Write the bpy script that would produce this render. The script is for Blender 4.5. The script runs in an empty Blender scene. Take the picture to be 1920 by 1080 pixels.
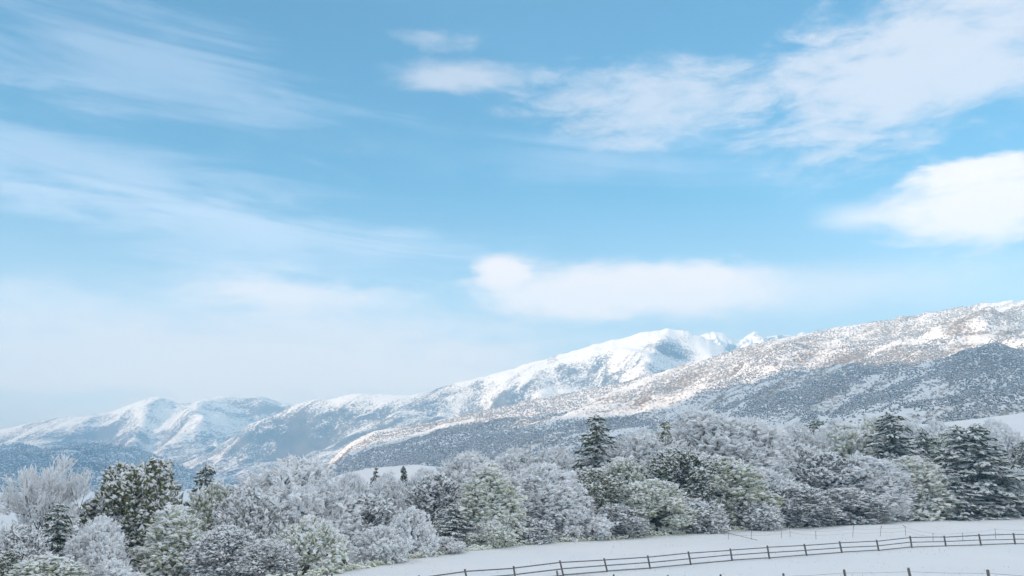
import bpy, math, random
import numpy as np

# ------------------------------------------------------------------ camera, sky, sun, exposure
S = bpy.context.scene
COL = S.collection
FPX = 1663.0                                  # focal length in pixels of a 1920 wide frame
PITCH = math.atan(350.0 / FPX)
CP, SP = math.cos(PITCH), math.sin(PITCH)
CAMZ = 8.6
cd = bpy.data.cameras.new('camera')
cd.sensor_width = 36.0
cd.lens = FPX * 36.0 / 1920.0
cd.clip_start = 0.5
cd.clip_end = 60000.0
cam = bpy.data.objects.new('camera', cd)
cam.location = (0, 0, CAMZ)
cam.rotation_euler = (math.pi / 2 + PITCH, 0, 0)
COL.objects.link(cam)
S.camera = cam

SUN_EL = math.radians(15.0)
SUN_AZ = math.radians(-118.0)                 # from +Y towards +X; the sun stands behind and to the left
SUN_STRENGTH = 5.0
SKY_STRENGTH = 0.10
EXPOSURE = 0.82
sunh = np.array((math.sin(SUN_AZ), math.cos(SUN_AZ)))
perp = np.array((sunh[1], -sunh[0]))          # (-0.64, 0.77): to the left and away

S.view_settings.view_transform = 'Standard'
S.view_settings.look = 'None'
S.view_settings.gamma = 1.0
S.view_settings.use_curve_mapping = False
S.view_settings.exposure = EXPOSURE
S.cycles.max_bounces = 8
S.cycles.diffuse_bounces = 6
S.cycles.volume_bounces = 2
S.cycles.use_denoising = True

sl = bpy.data.lights.new('sun', 'SUN')
sl.energy = SUN_STRENGTH
sl.angle = math.radians(0.5)
sl.color = (1.0, 0.91, 0.80)
so = bpy.data.objects.new('sun', sl)
COL.objects.link(so)
from mathutils import Vector
sdir = Vector((sunh[0] * math.cos(SUN_EL), sunh[1] * math.cos(SUN_EL), math.sin(SUN_EL)))
so.rotation_euler = sdir.to_track_quat('Z', 'Y').to_euler()
so.location = (0, 0, 400)


def ray(px, py):
    """pixel of the 1920 wide frame -> (x/y, z/y) of its direction"""
    a = (px - 960.0) / FPX
    b = (540.0 - py) / FPX
    y = CP - b * SP
    return a / y, (SP + b * CP) / y


# ---- tiny expression layer over shader math nodes
class X:
    nt = None

    def __init__(s, v):
        s.v = v

    @staticmethod
    def m(op, *a, clamp=False):
        n = X.nt.nodes.new('ShaderNodeMath')
        n.operation = op
        n.use_clamp = clamp
        for i, k in enumerate(a):
            k = k.v if isinstance(k, X) else k
            if isinstance(k, (int, float)):
                n.inputs[i].default_value = k
            else:
                X.nt.links.new(k, n.inputs[i])
        return X(n.outputs[0])

    def __add__(s, o): return X.m('ADD', s, o)
    def __radd__(s, o): return X.m('ADD', o, s)
    def __sub__(s, o): return X.m('SUBTRACT', s, o)
    def __rsub__(s, o): return X.m('SUBTRACT', o, s)
    def __mul__(s, o): return X.m('MULTIPLY', s, o)
    def __rmul__(s, o): return X.m('MULTIPLY', o, s)
    def __truediv__(s, o): return X.m('DIVIDE', s, o)
    def sq(s): return X.m('MULTIPLY', s, s)
    def sqrt(s): return X.m('SQRT', s)
    def clamp(s): return X.m('ADD', s, 0.0, clamp=True)
    def maxi(s, o): return X.m('MAXIMUM', s, o)

    def step(s, lo, hi):                      # smoothstep
        n = X.nt.nodes.new('ShaderNodeMapRange')
        n.interpolation_type = 'SMOOTHSTEP'
        X.nt.links.new(s.v, n.inputs['Value'])
        for k, val in (('From Min', lo), ('From Max', hi)):
            if isinstance(val, X):
                X.nt.links.new(val.v, n.inputs[k])
            else:
                n.inputs[k].default_value = val
        return X(n.outputs[0])


def vec(x, y, z):
    n = X.nt.nodes.new('ShaderNodeCombineXYZ')
    for i, k in enumerate((x, y, z)):
        if isinstance(k, X):
            X.nt.links.new(k.v, n.inputs[i])
        else:
            n.inputs[i].default_value = k
    return n.outputs[0]


def sep(sock):
    n = X.nt.nodes.new('ShaderNodeSeparateXYZ')
    X.nt.links.new(sock, n.inputs[0])
    return X(n.outputs[0]), X(n.outputs[1]), X(n.outputs[2])


def noise(v, scale, detail=4.0, rough=0.55, dist=0.0):
    n = X.nt.nodes.new('ShaderNodeTexNoise')
    X.nt.links.new(v, n.inputs['Vector'])
    n.inputs['Scale'].default_value = scale
    n.inputs['Detail'].default_value = detail
    n.inputs['Roughness'].default_value = rough
    n.inputs['Distortion'].default_value = dist
    return X(n.outputs[0])


def mixc(f, a, b):
    n = X.nt.nodes.new('ShaderNodeMix')
    n.data_type = 'RGBA'
    if isinstance(f, X):
        X.nt.links.new(f.v, n.inputs[0])
    else:
        n.inputs[0].default_value = f
    for i, k in ((6, a), (7, b)):
        if isinstance(k, tuple):
            n.inputs[i].default_value = (*k, 1.0)
        else:
            X.nt.links.new(k, n.inputs[i])
    return n.outputs[2]


# ---- world: physical sky, with cloud layers laid on the celestial sphere (azimuth, elevation)
world = bpy.data.worlds.new('World')
S.world = world
world.use_nodes = True
nt = world.node_tree
nt.nodes.clear()
X.nt = nt
sky = nt.nodes.new('ShaderNodeTexSky')
sky.sky_type = 'NISHITA'
sky.sun_disc = False
sky.sun_elevation = SUN_EL
sky.sun_rotation = SUN_AZ
sky.altitude = 600.0
sky.air_density = 1.0
sky.dust_density = 0.6
sky.ozone_density = 1.0
tc = nt.nodes.new('ShaderNodeTexCoord')
dx, dy, dz = sep(tc.outputs['Generated'])
az = X.m('ARCTAN2', dx, dy)
el = X.m('ARCSINE', dz)


def azel(px, py):
    r, e = ray(px, py)
    return math.atan(r), math.atan(e / math.sqrt(1 + r * r))


wv = vec(az, el * 2.6, 0.0)                   # clouds are wider than tall
wn1 = (noise(wv, 6.0, 8.0, 0.62, 0.5) - 0.5) * 2.3
wn2 = (noise(wv, 22.0, 6.0, 0.66, 0.4) - 0.5) * 2.0
sv = vec(az * 1.0 + el * 0.25, el * 8.0 + az * 0.45, 3.7)   # fibrous cirrus, slanting
wn3 = noise(sv, 3.2, 7.0, 0.6, 0.6) - 0.5


def puff(px, py, rx, ry, lo, hi, k1=0.9, k2=0.45, tilt=0.0, k3=0.0):
    a0, e0 = azel(px, py)
    a1, _ = azel(px + rx, py)
    _, e1 = azel(px, py - ry)
    u = (az - a0)
    w = (el - e0) - u * tilt
    d = ((u / (a1 - a0)).sq() + (w / (e1 - e0)).sq()).sqrt()
    q = 1.0 - d + wn1 * k1 + wn2 * k2
    if k3:
        q = q + wn3 * k3
    return q.step(lo, hi)


def over(a, b):                               # union of coverages
    return 1.0 - (1.0 - a) * (1.0 - b)


cirrus = puff(120, 300, 620, 120, -0.2, 1.0, 0.4, 0.1, -0.16, 3.4) * 0.48
cirrus = over(cirrus, puff(240, 110, 460, 110, -0.2, 1.1, 0.4, 0.1, -0.05, 3.4) * 0.40)
cirrus = over(cirrus, puff(420, 445, 560, 75, -0.2, 1.0, 0.4, 0.1, -0.10, 3.2) * 0.50)
cirrus = over(cirrus, puff(1150, 290, 480, 70, -0.1, 1.2, 0.5, 0.1, -0.05, 2.4) * 0.35)
low = puff(400, 670, 1000, 150, -0.2, 0.8, 0.6, 0.2, 0.0, 0.9) * 0.80
low = over(low, puff(1500, 540, 620, 60, -0.2, 1.0, 0.5, 0.2, 0.0, 0.5) * 0.55)
bank = puff(1160, 545, 345, 70, -0.06, 0.55, 0.45, 0.28) * 0.95
bank = over(bank, puff(945, 510, 70, 42, 0.0, 0.6, 0.4, 0.3))
bank = over(bank, puff(560, 556, 230, 36, 0.0, 0.9, 0.6, 0.2) * 0.8)
cum = puff(1830, 398, 270, 92, -0.04, 0.60, 0.60, 0.32, 0.03) * 0.95
cum = over(cum, puff(1640, 405, 160, 40, -0.1, 1.0, 0.5, 0.2) * 0.7)
cum = over(cum, puff(1820, 318, 170, 34, 0.1, 0.7, 0.7, 0.5) * 0.9)
alto = puff(1760, 110, 600, 185, -0.10, 0.80, 1.0, 0.50, 0.14)
alto = over(alto, puff(1330, 180, 450, 92, -0.12, 0.85, 1.1, 0.60, 0.0) * 0.85)
alto = over(alto, puff(860, 145, 190, 34, -0.15, 1.0, 0.9, 0.4) * 0.75)
alto = over(alto, puff(810, 68, 110, 34, 0.05, 1.1, 1.2, 0.8) * 0.45)
alto = over(alto, puff(1560, 285, 130, 22, 0.05, 0.9, 1.2, 0.8, 0.12) * 0.6)
# unseen cloud elsewhere in the sky, thickened and brightened to light the field
wide_v = vec(dx / (dz.maxi(0.0) + 0.25), dy / (dz.maxi(0.0) + 0.25), 0.0)
wide = noise(wide_v, 1.6, 6.0, 0.6, 0.4).step(0.36, 0.60)
outside = over((X.m('ABSOLUTE', az)).step(0.66, 0.95), el.step(0.60, 0.8))
wide = wide * outside * 0.9
horizon = (0.34 - el).step(0.0, 0.32) * 0.75

strength = X.nt.nodes.new('ShaderNodeVectorMath')
strength.operation = 'SCALE'
strength.inputs['Scale'].default_value = 1.0
tint = nt.nodes.new('ShaderNodeMix')
tint.data_type = 'RGBA'
tint.blend_type = 'MULTIPLY'
tint.inputs[0].default_value = 1.0
nt.links.new(sky.outputs[0], tint.inputs[6])
tint.inputs[7].default_value = (0.02, 0.60, 0.85, 1.0)
K = 1.0 / SKY_STRENGTH
def lit(c):
    return tuple(v * K * 0.80 for v in c)
col = mixc(horizon, tint.outputs[2], lit((0.86, 0.79, 0.75)))
col = mixc(cirrus, col, lit((0.60, 0.66, 0.80)))
col = mixc(low, col, lit((1.0, 0.86, 0.75)))
col = mixc(alto, col, lit((0.56, 0.54, 0.57)))
col = mixc(cum, col, lit((1.04, 0.88, 0.75)))
col = mixc(bank, col, lit((1.06, 0.88, 0.74)))
col = mixc(wide, col, lit((1.19, 1.05, 0.88)))
bg = nt.nodes.new('ShaderNodeBackground')
bg.inputs['Strength'].default_value = SKY_STRENGTH
nt.links.new(col, bg.inputs['Color'])
wo = nt.nodes.new('ShaderNodeOutputWorld')
nt.links.new(bg.outputs[0], wo.inputs['Surface'])


# ------------------------------------------------------------------ helpers
rng = np.random.default_rng(7)


def hash2(ix, iy, seed):
    h = (ix.astype(np.int64) * 374761393 + iy.astype(np.int64) * 668265263 + seed * 982451653) & 0x7fffffff
    h = ((h ^ (h >> 13)) * 1274126177) & 0x7fffffff
    return ((h ^ (h >> 16)) & 0xffff) / 65535.0


def pnoise(x, y, seed=0):
    xi = np.floor(x); yi = np.floor(y)
    fx = x - xi; fy = y - yi
    u = fx * fx * fx * (fx * (fx * 6 - 15) + 10)
    v = fy * fy * fy * (fy * (fy * 6 - 15) + 10)
    def g(ox, oy):
        a = hash2(xi + ox, yi + oy, seed) * 2 * math.pi
        return np.cos(a) * (fx - ox) + np.sin(a) * (fy - oy)
    return 1.4 * ((g(0, 0) * (1 - u) + g(1, 0) * u) * (1 - v) + (g(0, 1) * (1 - u) + g(1, 1) * u) * v)


def fbm(x, y, o=5, seed=0, gain=0.5):
    s = np.zeros_like(x); a = 1.0
    for i in range(o):
        s = s + a * pnoise(x * 2 ** i, y * 2 ** i, seed + i * 17)
        a *= gain
    return s


def ridged(x, y, o=5, seed=0, gain=0.5):
    s = np.zeros_like(x); a = 1.0; w = 1.0
    for i in range(o):
        n = 1 - np.abs(pnoise(x * 2 ** i, y * 2 ** i, seed + i * 31))
        n = n * n * w
        s = s + a * n
        w = np.clip(n * 1.6, 0, 1)
        a *= gain
    return s


def sstep(a, b, x):
    t = np.clip((x - a) / (b - a), 0, 1)
    return t * t * (3 - 2 * t)


def mesh_np(name, verts, faces, smooth=False):
    """verts (n,3), faces (m,k) numpy -> mesh"""
    me = bpy.data.meshes.new(name)
    verts = np.asarray(verts, dtype=np.float32)
    faces = np.asarray(faces, dtype=np.int32)
    m, k = faces.shape
    me.vertices.add(len(verts))
    me.vertices.foreach_set('co', verts.ravel())
    me.loops.add(m * k)
    me.loops.foreach_set('vertex_index', faces.ravel())
    me.polygons.add(m)
    me.polygons.foreach_set('loop_start', np.arange(0, m * k, k, dtype=np.int32))
    me.polygons.foreach_set('loop_total', np.full(m, k, dtype=np.int32))
    me.polygons.foreach_set('use_smooth', np.full(m, smooth, dtype=bool))
    me.update(calc_edges=True)
    return me


def link(name, me, mat=None, parent=None):
    o = bpy.data.objects.new(name, me)
    COL.objects.link(o)
    if mat is not None and me is not None and len(me.materials) == 0:
        me.materials.append(mat)
    if parent is not None:
        o.parent = parent
    return o


def tag(o, label=None, cat=None, group=None, kind=None):
    if label: o['label'] = label
    if cat: o['category'] = cat
    if group: o['group'] = group
    if kind: o['kind'] = kind
    return o


def grid_faces(nr, nc):
    i = np.arange(nr - 1)[:, None] * nc + np.arange(nc - 1)[None, :]
    return np.stack([i, i + 1, i + 1 + nc, i + nc], -1).reshape(-1, 4)


# ------------------------------------------------------------------ materials
def new_mat(name):
    m = bpy.data.materials.new(name)
    m.use_nodes = True
    n = m.node_tree
    n.nodes.clear()
    X.nt = n
    out = n.nodes.new('ShaderNodeOutputMaterial')
    b = n.nodes.new('ShaderNodeBsdfPrincipled')
    n.links.new(b.outputs[0], out.inputs['Surface'])
    b.inputs['Roughness'].default_value = 0.8
    b.inputs['Specular IOR Level'].default_value = 0.2
    return m, b


def obj_co():
    return X.nt.nodes.new('ShaderNodeTexCoord').outputs['Object']


def geo():
    n = X.nt.nodes.new('ShaderNodeNewGeometry')
    return n


def set_col(b, c):
    if isinstance(c, tuple):
        b.inputs['Base Color'].default_value = (*c, 1)
    else:
        X.nt.links.new(c, b.inputs['Base Color'])


def bump(b, h, strength, dist):
    n = X.nt.nodes.new('ShaderNodeBump')
    n.inputs['Strength'].default_value = strength
    n.inputs['Distance'].default_value = dist
    X.nt.links.new(h.v, n.inputs['Height'])
    X.nt.links.new(n.outputs[0], b.inputs['Normal'])


SNOW = (0.88, 0.885, 0.90)


def mat_field():
    m, b = new_mat('field_snow')
    co = obj_co()
    a = noise(co, 0.05, 5, 0.6)
    c = noise(co, 1.6, 6, 0.7)
    g = noise(co, 0.6, 4, 0.6)
    grass = (c + g * 0.7 + a * 0.5).step(1.36, 1.60) * 0.35
    col = mixc(a.step(0.3, 0.7), (0.86, 0.87, 0.89), (0.91, 0.91, 0.92))
    set_col(b, mixc(grass, col, (0.42, 0.39, 0.33)))
    bump(b, c + a * 3.0, 0.5, 0.10)
    return m


def mat_hill(name, veg, snow, fine, coarse, lo, hi, streak=0.0, alt=None, rock=None):
    """snow broken by vegetation: fine speckle in metres, thinner or denser in broad patches"""
    m, b = new_mat(name)
    co = obj_co()
    x, y, z = sep(co)
    if streak:
        sv = vec(x * 1.0 - z * streak, y * 0.45, z * 1.0 + x * 0.25)
    else:
        sv = co
    n1 = noise(sv, 1.0 / fine, 5, 0.65)
    n2 = noise(co, 1.0 / coarse, 4, 0.55)
    u = x * 0.80 + y * 0.60
    v = y * 0.80 - x * 0.60
    bv = vec(u / (coarse * 1.6), v / (coarse * 0.28), z / (coarse * 0.35))
    n4 = noise(bv, 1.0, 4, 0.6, 0.6)             # bands of wood and open snow along the slope
    q = 0.5 + (n1 - 0.5) * 0.9 + (n2 - 0.5) * 0.45 + (n4 - 0.5) * 0.95
    if alt:
        q = q - (z.step(alt[0], alt[1])) * alt[2]
    gz = sep(geo().outputs['Normal'])[2]
    q = q + (0.86 - gz) * 0.32
    f = q.step(lo, hi)
    n3 = noise(co, 1.0 / (coarse * 0.4), 3, 0.6)
    vc = mixc(n3.step(0.35, 0.65), veg[0], veg[1])
    set_col(b, mixc(f, snow, vc))
    b.inputs['Roughness'].default_value = 0.9
    bump(b, n1, 0.8, fine * 0.35)
    return m


def mat_snowy(name, c0, c1, lo, hi, snow=SNOW, scale=1.5, k=1.0):
    """twigs or needles with snow lying on whatever looks up"""
    m, b = new_mat(name)
    g = geo()
    gz = sep(g.outputs['Normal'])[2]
    n1 = noise(obj_co(), scale, 3, 0.6)
    oi = X.nt.nodes.new('ShaderNodeObjectInfo')
    r = X(oi.outputs['Random'])
    f = (gz + (n1 - 0.5) * k + (r - 0.5) * 0.2).step(lo, hi)
    base = mixc((n1 * 0.6 + r * 0.6).step(0.3, 0.9), c0, c1)
    set_col(b, mixc(f, base, snow))
    b.inputs['Roughness'].default_value = 0.85
    return m


def mat_plain(name, c0, c1, scale, rough=0.85):
    m, b = new_mat(name)
    n1 = noise(obj_co(), scale, 4, 0.6)
    set_col(b, mixc(n1.step(0.3, 0.7), c0, c1))
    b.inputs['Roughness'].default_value = rough
    bump(b, n1, 0.3, 0.02)
    return m


M_field = mat_field()
M_bark = mat_snowy('bark', (0.055, 0.048, 0.042), (0.10, 0.085, 0.07), 0.55, 0.9, scale=3.0)
M_twig = mat_snowy('frosted_twigs', (0.68, 0.69, 0.67), (0.82, 0.825, 0.81), -0.8, 0.3)
M_twigdark = mat_snowy('bare_twigs', (0.21, 0.215, 0.195), (0.40, 0.395, 0.36), -0.45, 0.5)
M_spruce = mat_snowy('spruce_needles', (0.048, 0.080, 0.036), (0.115, 0.145, 0.055), 0.25, 1.0)
M_olive = mat_snowy('olive_needles', (0.10, 0.118, 0.048), (0.22, 0.215, 0.095), 0.20, 0.95)
M_greenfrost = mat_snowy('frosted_leaves', (0.36, 0.385, 0.23), (0.56, 0.575, 0.43), -0.5, 0.55, snow=(0.84, 0.85, 0.79))
M_snow = mat_plain('snow_clumps', (0.84, 0.85, 0.87), (0.92, 0.92, 0.93), 1.2)
M_wood = mat_plain('weathered_wood', (0.12, 0.112, 0.108), (0.21, 0.195, 0.185), 4.0)
M_wire = mat_plain('fence_wire', (0.10, 0.10, 0.11), (0.18, 0.18, 0.18), 6.0, 0.5)


# ------------------------------------------------------------------ ground
EDGE = np.array([(-75, 30), (-32, 62), (-17.6, 85), (-9.7, 105), (2.9, 124), (18.7, 136), (38, 150), (61, 165), (82, 176), (101, 181), (160, 190)], float)


def zg(x, y):
    x = np.asarray(x, float); y = np.asarray(y, float)
    z = -0.25 + 0.008 * np.clip(x - 30, -120, 60)
    z = z + 3.2 * np.exp(-((x - 28) / 27.0) ** 2 - ((y - 40) / 26.0) ** 2)
    ye = np.interp(x, EDGE[:, 0], EDGE[:, 1])
    over_ = np.clip(y - ye, 0, 400)
    z = z - 5.0 * sstep(0, 60, over_) * sstep(20, -40, x) - 1.5 * sstep(0, 60, over_)
    z = z - 22.0 * sstep(-25, -260, x) * sstep(40, 300, y)
    z = z - 8.0 * sstep(150, 700, over_)
    z = z + 0.16 * pnoise(x / 9.0, y / 9.0, 3) + 0.25 * pnoise(x / 30.0, y / 30.0, 5)
    return z


gx = np.sinh(np.linspace(-6.6, 6.6, 300)) / math.sinh(6.6) * 16000 + 20
gy = np.sinh(np.linspace(-6.0, 6.6, 320)) / math.sinh(6.6) * 22000 + 85
GX, GY = np.meshgrid(gx, gy)
GZ = zg(GX, GY)
g = link('ground', mesh_np('ground', np.stack([GX, GY, GZ], -1).reshape(-1, 3), grid_faces(320, 300), True), M_field)
tag(g, 'snow covered pasture in front of the tree line', 'ground', kind='structure')


# ------------------------------------------------------------------ mountains
def crest_fn(pts):
    p = np.array([ray(a, b) for a, b in pts])
    o = np.argsort(p[:, 0])
    p = p[o]
    return lambda r: np.interp(r, p[:, 0], p[:, 1])


class Face:
    pass


def mountain(name, crest, yc, yf, zf, nc, nr, prof, nz, mat, label, px0, px1, rough=0.012, extra=None, back=900.0):
    """crest: silhouette points; yc / yf / zf: crest distance, foot distance, foot height by column; nz(x, y, s, h): relief"""
    r0, r1 = ray(px0, 800)[0], ray(px1, 800)[0]
    r = np.linspace(r0, r1, nc)
    ef = crest_fn(crest)(r)
    Yc = yc(r); Yf = yf(r)
    s = np.concatenate([np.linspace(-0.5, -0.03, 12), np.linspace(0, 1, nr) ** 1.1])
    Rr, Ss = np.meshgrid(r, s)
    Ycc = Yc[None, :] + 0 * Ss; Yff = Yf[None, :] + 0 * Ss
    Y = np.where(Ss < 0, Ycc - Ss * back * 2, Ycc + (Yff - Ycc) * Ss)
    Xw = Rr * Y
    zc = CAMZ + ef * Yc
    zc = zc[None, :] + zc[None, :] * rough * fbm(Rr * 60, 0 * Rr + 3.3, 4, 11) * np.exp(-np.abs(Ss) / 0.06)
    zfo = zf(r)[None, :] + 0 * Ss
    sp_ = np.clip(Ss, 0, 1)
    Z = zfo + (zc - zfo) * prof(sp_, Rr)
    env = sstep(0.0, 0.16, sp_) * sstep(1.05, 0.8, sp_)
    H = zc - zfo
    Z = Z + nz(Xw, Y, sp_, H) * env
    if extra is not None:
        Z = Z + extra(Rr, sp_, Xw, Y, H)
    ecr = (zc - CAMZ) / Ycc
    lim = CAMZ + Y * ecr * (1 - 0.10 * sp_)
    Z = np.where(Ss > 0, np.minimum(Z, lim), Z)
    Z = np.where(Ss < 0, zc - (zc + 60) * (-Ss * 2) ** 1.0, Z)
    V = np.stack([Xw, Y, Z], -1).reshape(-1, 3)
    o = link(name, mesh_np(name, V, grid_faces(len(s), nc)[:, ::-1], True), mat)
    tag(o, label, 'mountain', kind='structure')
    F = Face()
    F.r, F.s, F.X, F.Y, F.Z, F.obj = r, s, Xw, Y, Z, o
    F.P = (Z - CAMZ) / Y
    return F


def on_face(F, px, py):
    """world point where the face shows at this pixel"""
    r, e = ray(px, py)
    j = int(np.clip(np.searchsorted(F.r, r), 0, len(F.r) - 1))
    k0 = 12
    P = F.P[k0:, j]
    i = np.where(P <= e)[0]
    i = (i[0] if len(i) else len(P) - 1) + k0
    return np.array((F.X[i, j], F.Y[i, j], F.Z[i, j]))


crestR = [(520, 905), (570, 890), (613, 868), (655, 830), (700, 808), (790, 795), (896, 772), (985, 753), (1066, 737), (1162, 718), (1240, 697), (1315, 675),
          (1367, 659), (1440, 640), (1500, 627), (1570, 614), (1640, 603), (1750, 585), (1830, 570), (1920, 562), (2060, 545), (2300, 540)]
crestM = [(220, 915), (300, 885), (340, 870), (394, 848), (437, 818), (470, 795), (521, 775), (560, 757), (590, 750), (630, 746), (660, 738), (720, 739), (770, 741), (830, 726),
          (900, 708), (960, 691), (1050, 665), (1120, 645), (1200, 625), (1235, 618), (1255, 616), (1290, 623), (1330, 638), (1370, 660), (1420, 690), (1500, 720)]
crestL = [(-150, 840), (0, 806), (60, 792), (110, 783), (200, 776), (260, 758), (300, 747), (320, 744), (345, 751), (362, 757), (400, 745), (430, 738), (465, 736), (490, 731), (505, 735), (530, 743), (555, 749), (580, 760), (640, 790), (700, 820)]
crestF = [(-200, 852), (-60, 845), (0, 836), (40, 832), (90, 843), (130, 835), (170, 830), (230, 836), (280, 849), (330, 870), (370, 890), (420, 915)]
crestB = [(1240, 660), (1290, 640), (1320, 626), (1338, 621), (1360, 626), (1385, 640), (1400, 630), (1415, 622), (1440, 632), (1465, 627), (1490, 629), (1505, 621), (1530, 628), (1600, 640), (1700, 650)]

A = math.radians


def nzR(x, y, s, h):
    u = (x * 0.80 + y * 0.60); v = (-x * 0.60 + y * 0.80)
    return h * (0.10 * (ridged(u / 1100, v / 500, 5, 5, 0.45) - 1.2) + 0.05 * fbm(x / 220, y / 220, 4, 9)) + 4.0 * fbm(x / 40, y / 40, 3, 21)


def nzM(x, y, s, h):
    wx = x + 260 * fbm(x / 900, y / 900, 3, 41); wy = y + 260 * fbm(x / 900, y / 900, 3, 42)
    return h * (0.34 * (ridged(wx / 1700, wy / 2600, 6, 12, 0.42) - 1.45)) + 10 * (ridged(x / 220, y / 320, 5, 31, 0.55) - 1)


def nzL(x, y, s, h):
    wx = x + 200 * fbm(x / 700, y / 700, 3, 51)
    return h * (0.42 * (ridged(wx / 1700, y / 2600, 6, 22, 0.42) - 1.45)) + 10 * (ridged(x / 240, y / 360, 5, 61, 0.55) - 1)


def nzF(x, y, s, h):
    return h * 0.30 * (ridged(x / 500, y / 600, 5, 33) - 1.0) + 4 * fbm(x / 60, y / 60, 3, 71)


M_hillR = mat_hill('wooded_snow_hill', ((0.20, 0.15, 0.095), (0.32, 0.24, 0.15)), (0.86, 0.865, 0.88), 6.0, 240.0, 0.46, 0.68, 0.6)
M_hillM = mat_hill('alpine_snow', ((0.075, 0.08, 0.08), (0.16, 0.145, 0.125)), (0.86, 0.875, 0.90), 8.0, 300.0, 0.34, 0.58, 0.8, alt=(160.0, 600.0, 0.20))  # heavier vegetation on the lower slopes also stands in for their blue shade
M_hillL = mat_hill('far_snow', ((0.09, 0.09, 0.09), (0.18, 0.16, 0.14)), (0.86, 0.875, 0.90), 10.0, 350.0, 0.36, 0.60, 0.8, alt=(100.0, 420.0, 0.13))
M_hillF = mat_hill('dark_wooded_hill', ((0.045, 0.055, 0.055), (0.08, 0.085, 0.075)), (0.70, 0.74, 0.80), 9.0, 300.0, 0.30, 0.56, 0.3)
M_hillB = mat_hill('crag_snow', ((0.12, 0.115, 0.115), (0.20, 0.18, 0.17)), (0.86, 0.875, 0.90), 40.0, 500.0, 0.50, 0.64)

def ramps(lst):
    """spurs whose far side drops away: (column at top, column at foot, s0, s1, drop in m, width px of the drop, width px of the recovery)"""
    def fn(Rr, s, Xw, Y, H):
        z = 0 * s
        pxx = Rr * FPX * 0.955 + 960
        for p0, p1, s0, s1, drop, w, rec in lst:
            t = np.clip((s - s0) / (s1 - s0), 0, 1)
            env = sstep(0, .22, t) * sstep(1, .55, t)
            wob = 10 * fbm(s * 14 + p0, s * 0 + p0 * .1, 3, 5)
            d = pxx - (p0 + (p1 - p0) * t) + wob
            down = sstep(0, 1, d / w) * sstep(rec, 0, d - w)
            up = np.exp(-(np.minimum(d, 0) / (w * .8)) ** 2) * sstep(w * .5, 0, d)
            z = z + env * drop * (0.25 * up - down)
        return z
    return fn


FR = mountain('wooded_hill', crestR,
              lambda r: 2250 + 250 * np.clip(r, 0, 0.6) - 150 * np.clip(-r, 0, 1),
              lambda r: 700 + 0 * r, lambda r: -45 + 71 * sstep(0.0, 0.45, r),
              760, 240, lambda s, r: (1 - s) ** (1.35 + 0.1 * np.sin(r * 9)), nzR, M_hillR,
              'long hill with brown scrub and snow rising to the right edge', 480, 2250)
FM = mountain('snow_mountain', crestM,
              lambda r: 4100 + 0 * r, lambda r: 2600 + 0 * r, lambda r: -60 + 0 * r,
              560, 240, lambda s, r: (1 - s) ** 1.25, nzM, M_hillM,
              'bright white pointed mountain behind the wooded hill', 180, 1540,
              extra=ramps([(1000, 1010, .06, .5, 80, 85, 50), (900, 890, .10, .55, 80, 75, 50), (742, 735, .02, .5, 120, 150, 60),
                           (1232, 1170, .0, .5, 60, 50, 60), (480, 500, .02, .5, 90, 70, 60), (640, 600, .45, .8, 50, 80, 60)]))
FL = mountain('far_mountain', crestL,
              lambda r: 5100 + 0 * r, lambda r: 3200 + 0 * r, lambda r: -60 + 0 * r,
              420, 180, lambda s, r: (1 - s) ** 1.2, nzL, M_hillL,
              'twin topped far mountain with blue shaded faces on the left', -160, 720,
              extra=ramps([(320, 268, -.05, .5, 95, 45, 55), (376, 400, -.06, .75, 230, 190, 60), (150, 110, .2, .8, 50, 50, 60)]))
FF = mountain('dark_foothill', crestF,
              lambda r: 3500 + 0 * r, lambda r: 2100 + 0 * r, lambda r: -60 + 0 * r,
              300, 100, lambda s, r: (1 - s) ** 1.0, nzF, M_hillF,
              'low dark blue wooded foothill in shade at the left edge', -260, 440)
FB = mountain('rocky_range', crestB,
              lambda r: 5600 + 0 * r, lambda r: 5000 + 0 * r, lambda r: 400 + 0 * r,
              220, 40, lambda s, r: (1 - s) ** 1.0, lambda x, y, s, h: h * 0.3 * (ridged(x / 260, y / 500, 5, 81) - 1), M_hillB,
              'distant jagged rocky range peeping out right of the white peak', 1230, 1720, rough=0.007)

M_slope = mat_field()
crestS = [(1100, 905), (1200, 880), (1300, 850), (1380, 822), (1424, 806), (1516, 796), (1640, 793), (1736, 795), (1806, 788), (1920, 774), (2060, 758), (2300, 740)]
FS = mountain('snow_slope', crestS, lambda r: 560 + 0 * r, lambda r: 260 + 0 * r, lambda r: -16 + 0 * r,
              160, 50, lambda s, r: (1 - s) ** 1.1, lambda x, y, s, h: 1.2 * fbm(x / 40, y / 40, 3, 83), M_slope,
              'open white snow slope between the tree tops and the wooded hill', 1080, 2200, rough=0.004, back=100.0)

crestK = [(560, 925), (600, 905), (640, 889), (700, 877), (780, 871), (830, 876), (880, 888), (960, 905), (1040, 920)]
FK = mountain('snow_knoll', crestK, lambda r: 300 + 0 * r, lambda r: 190 + 0 * r, lambda r: -14 + 0 * r,
              120, 40, lambda s, r: (1 - s) ** 1.0, lambda x, y, s, h: 0.8 * fbm(x / 20, y / 20, 3, 87), M_slope,
              'small white snow knoll showing over the thicket left of centre', 540, 1050, rough=0.006, back=60.0)

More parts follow.
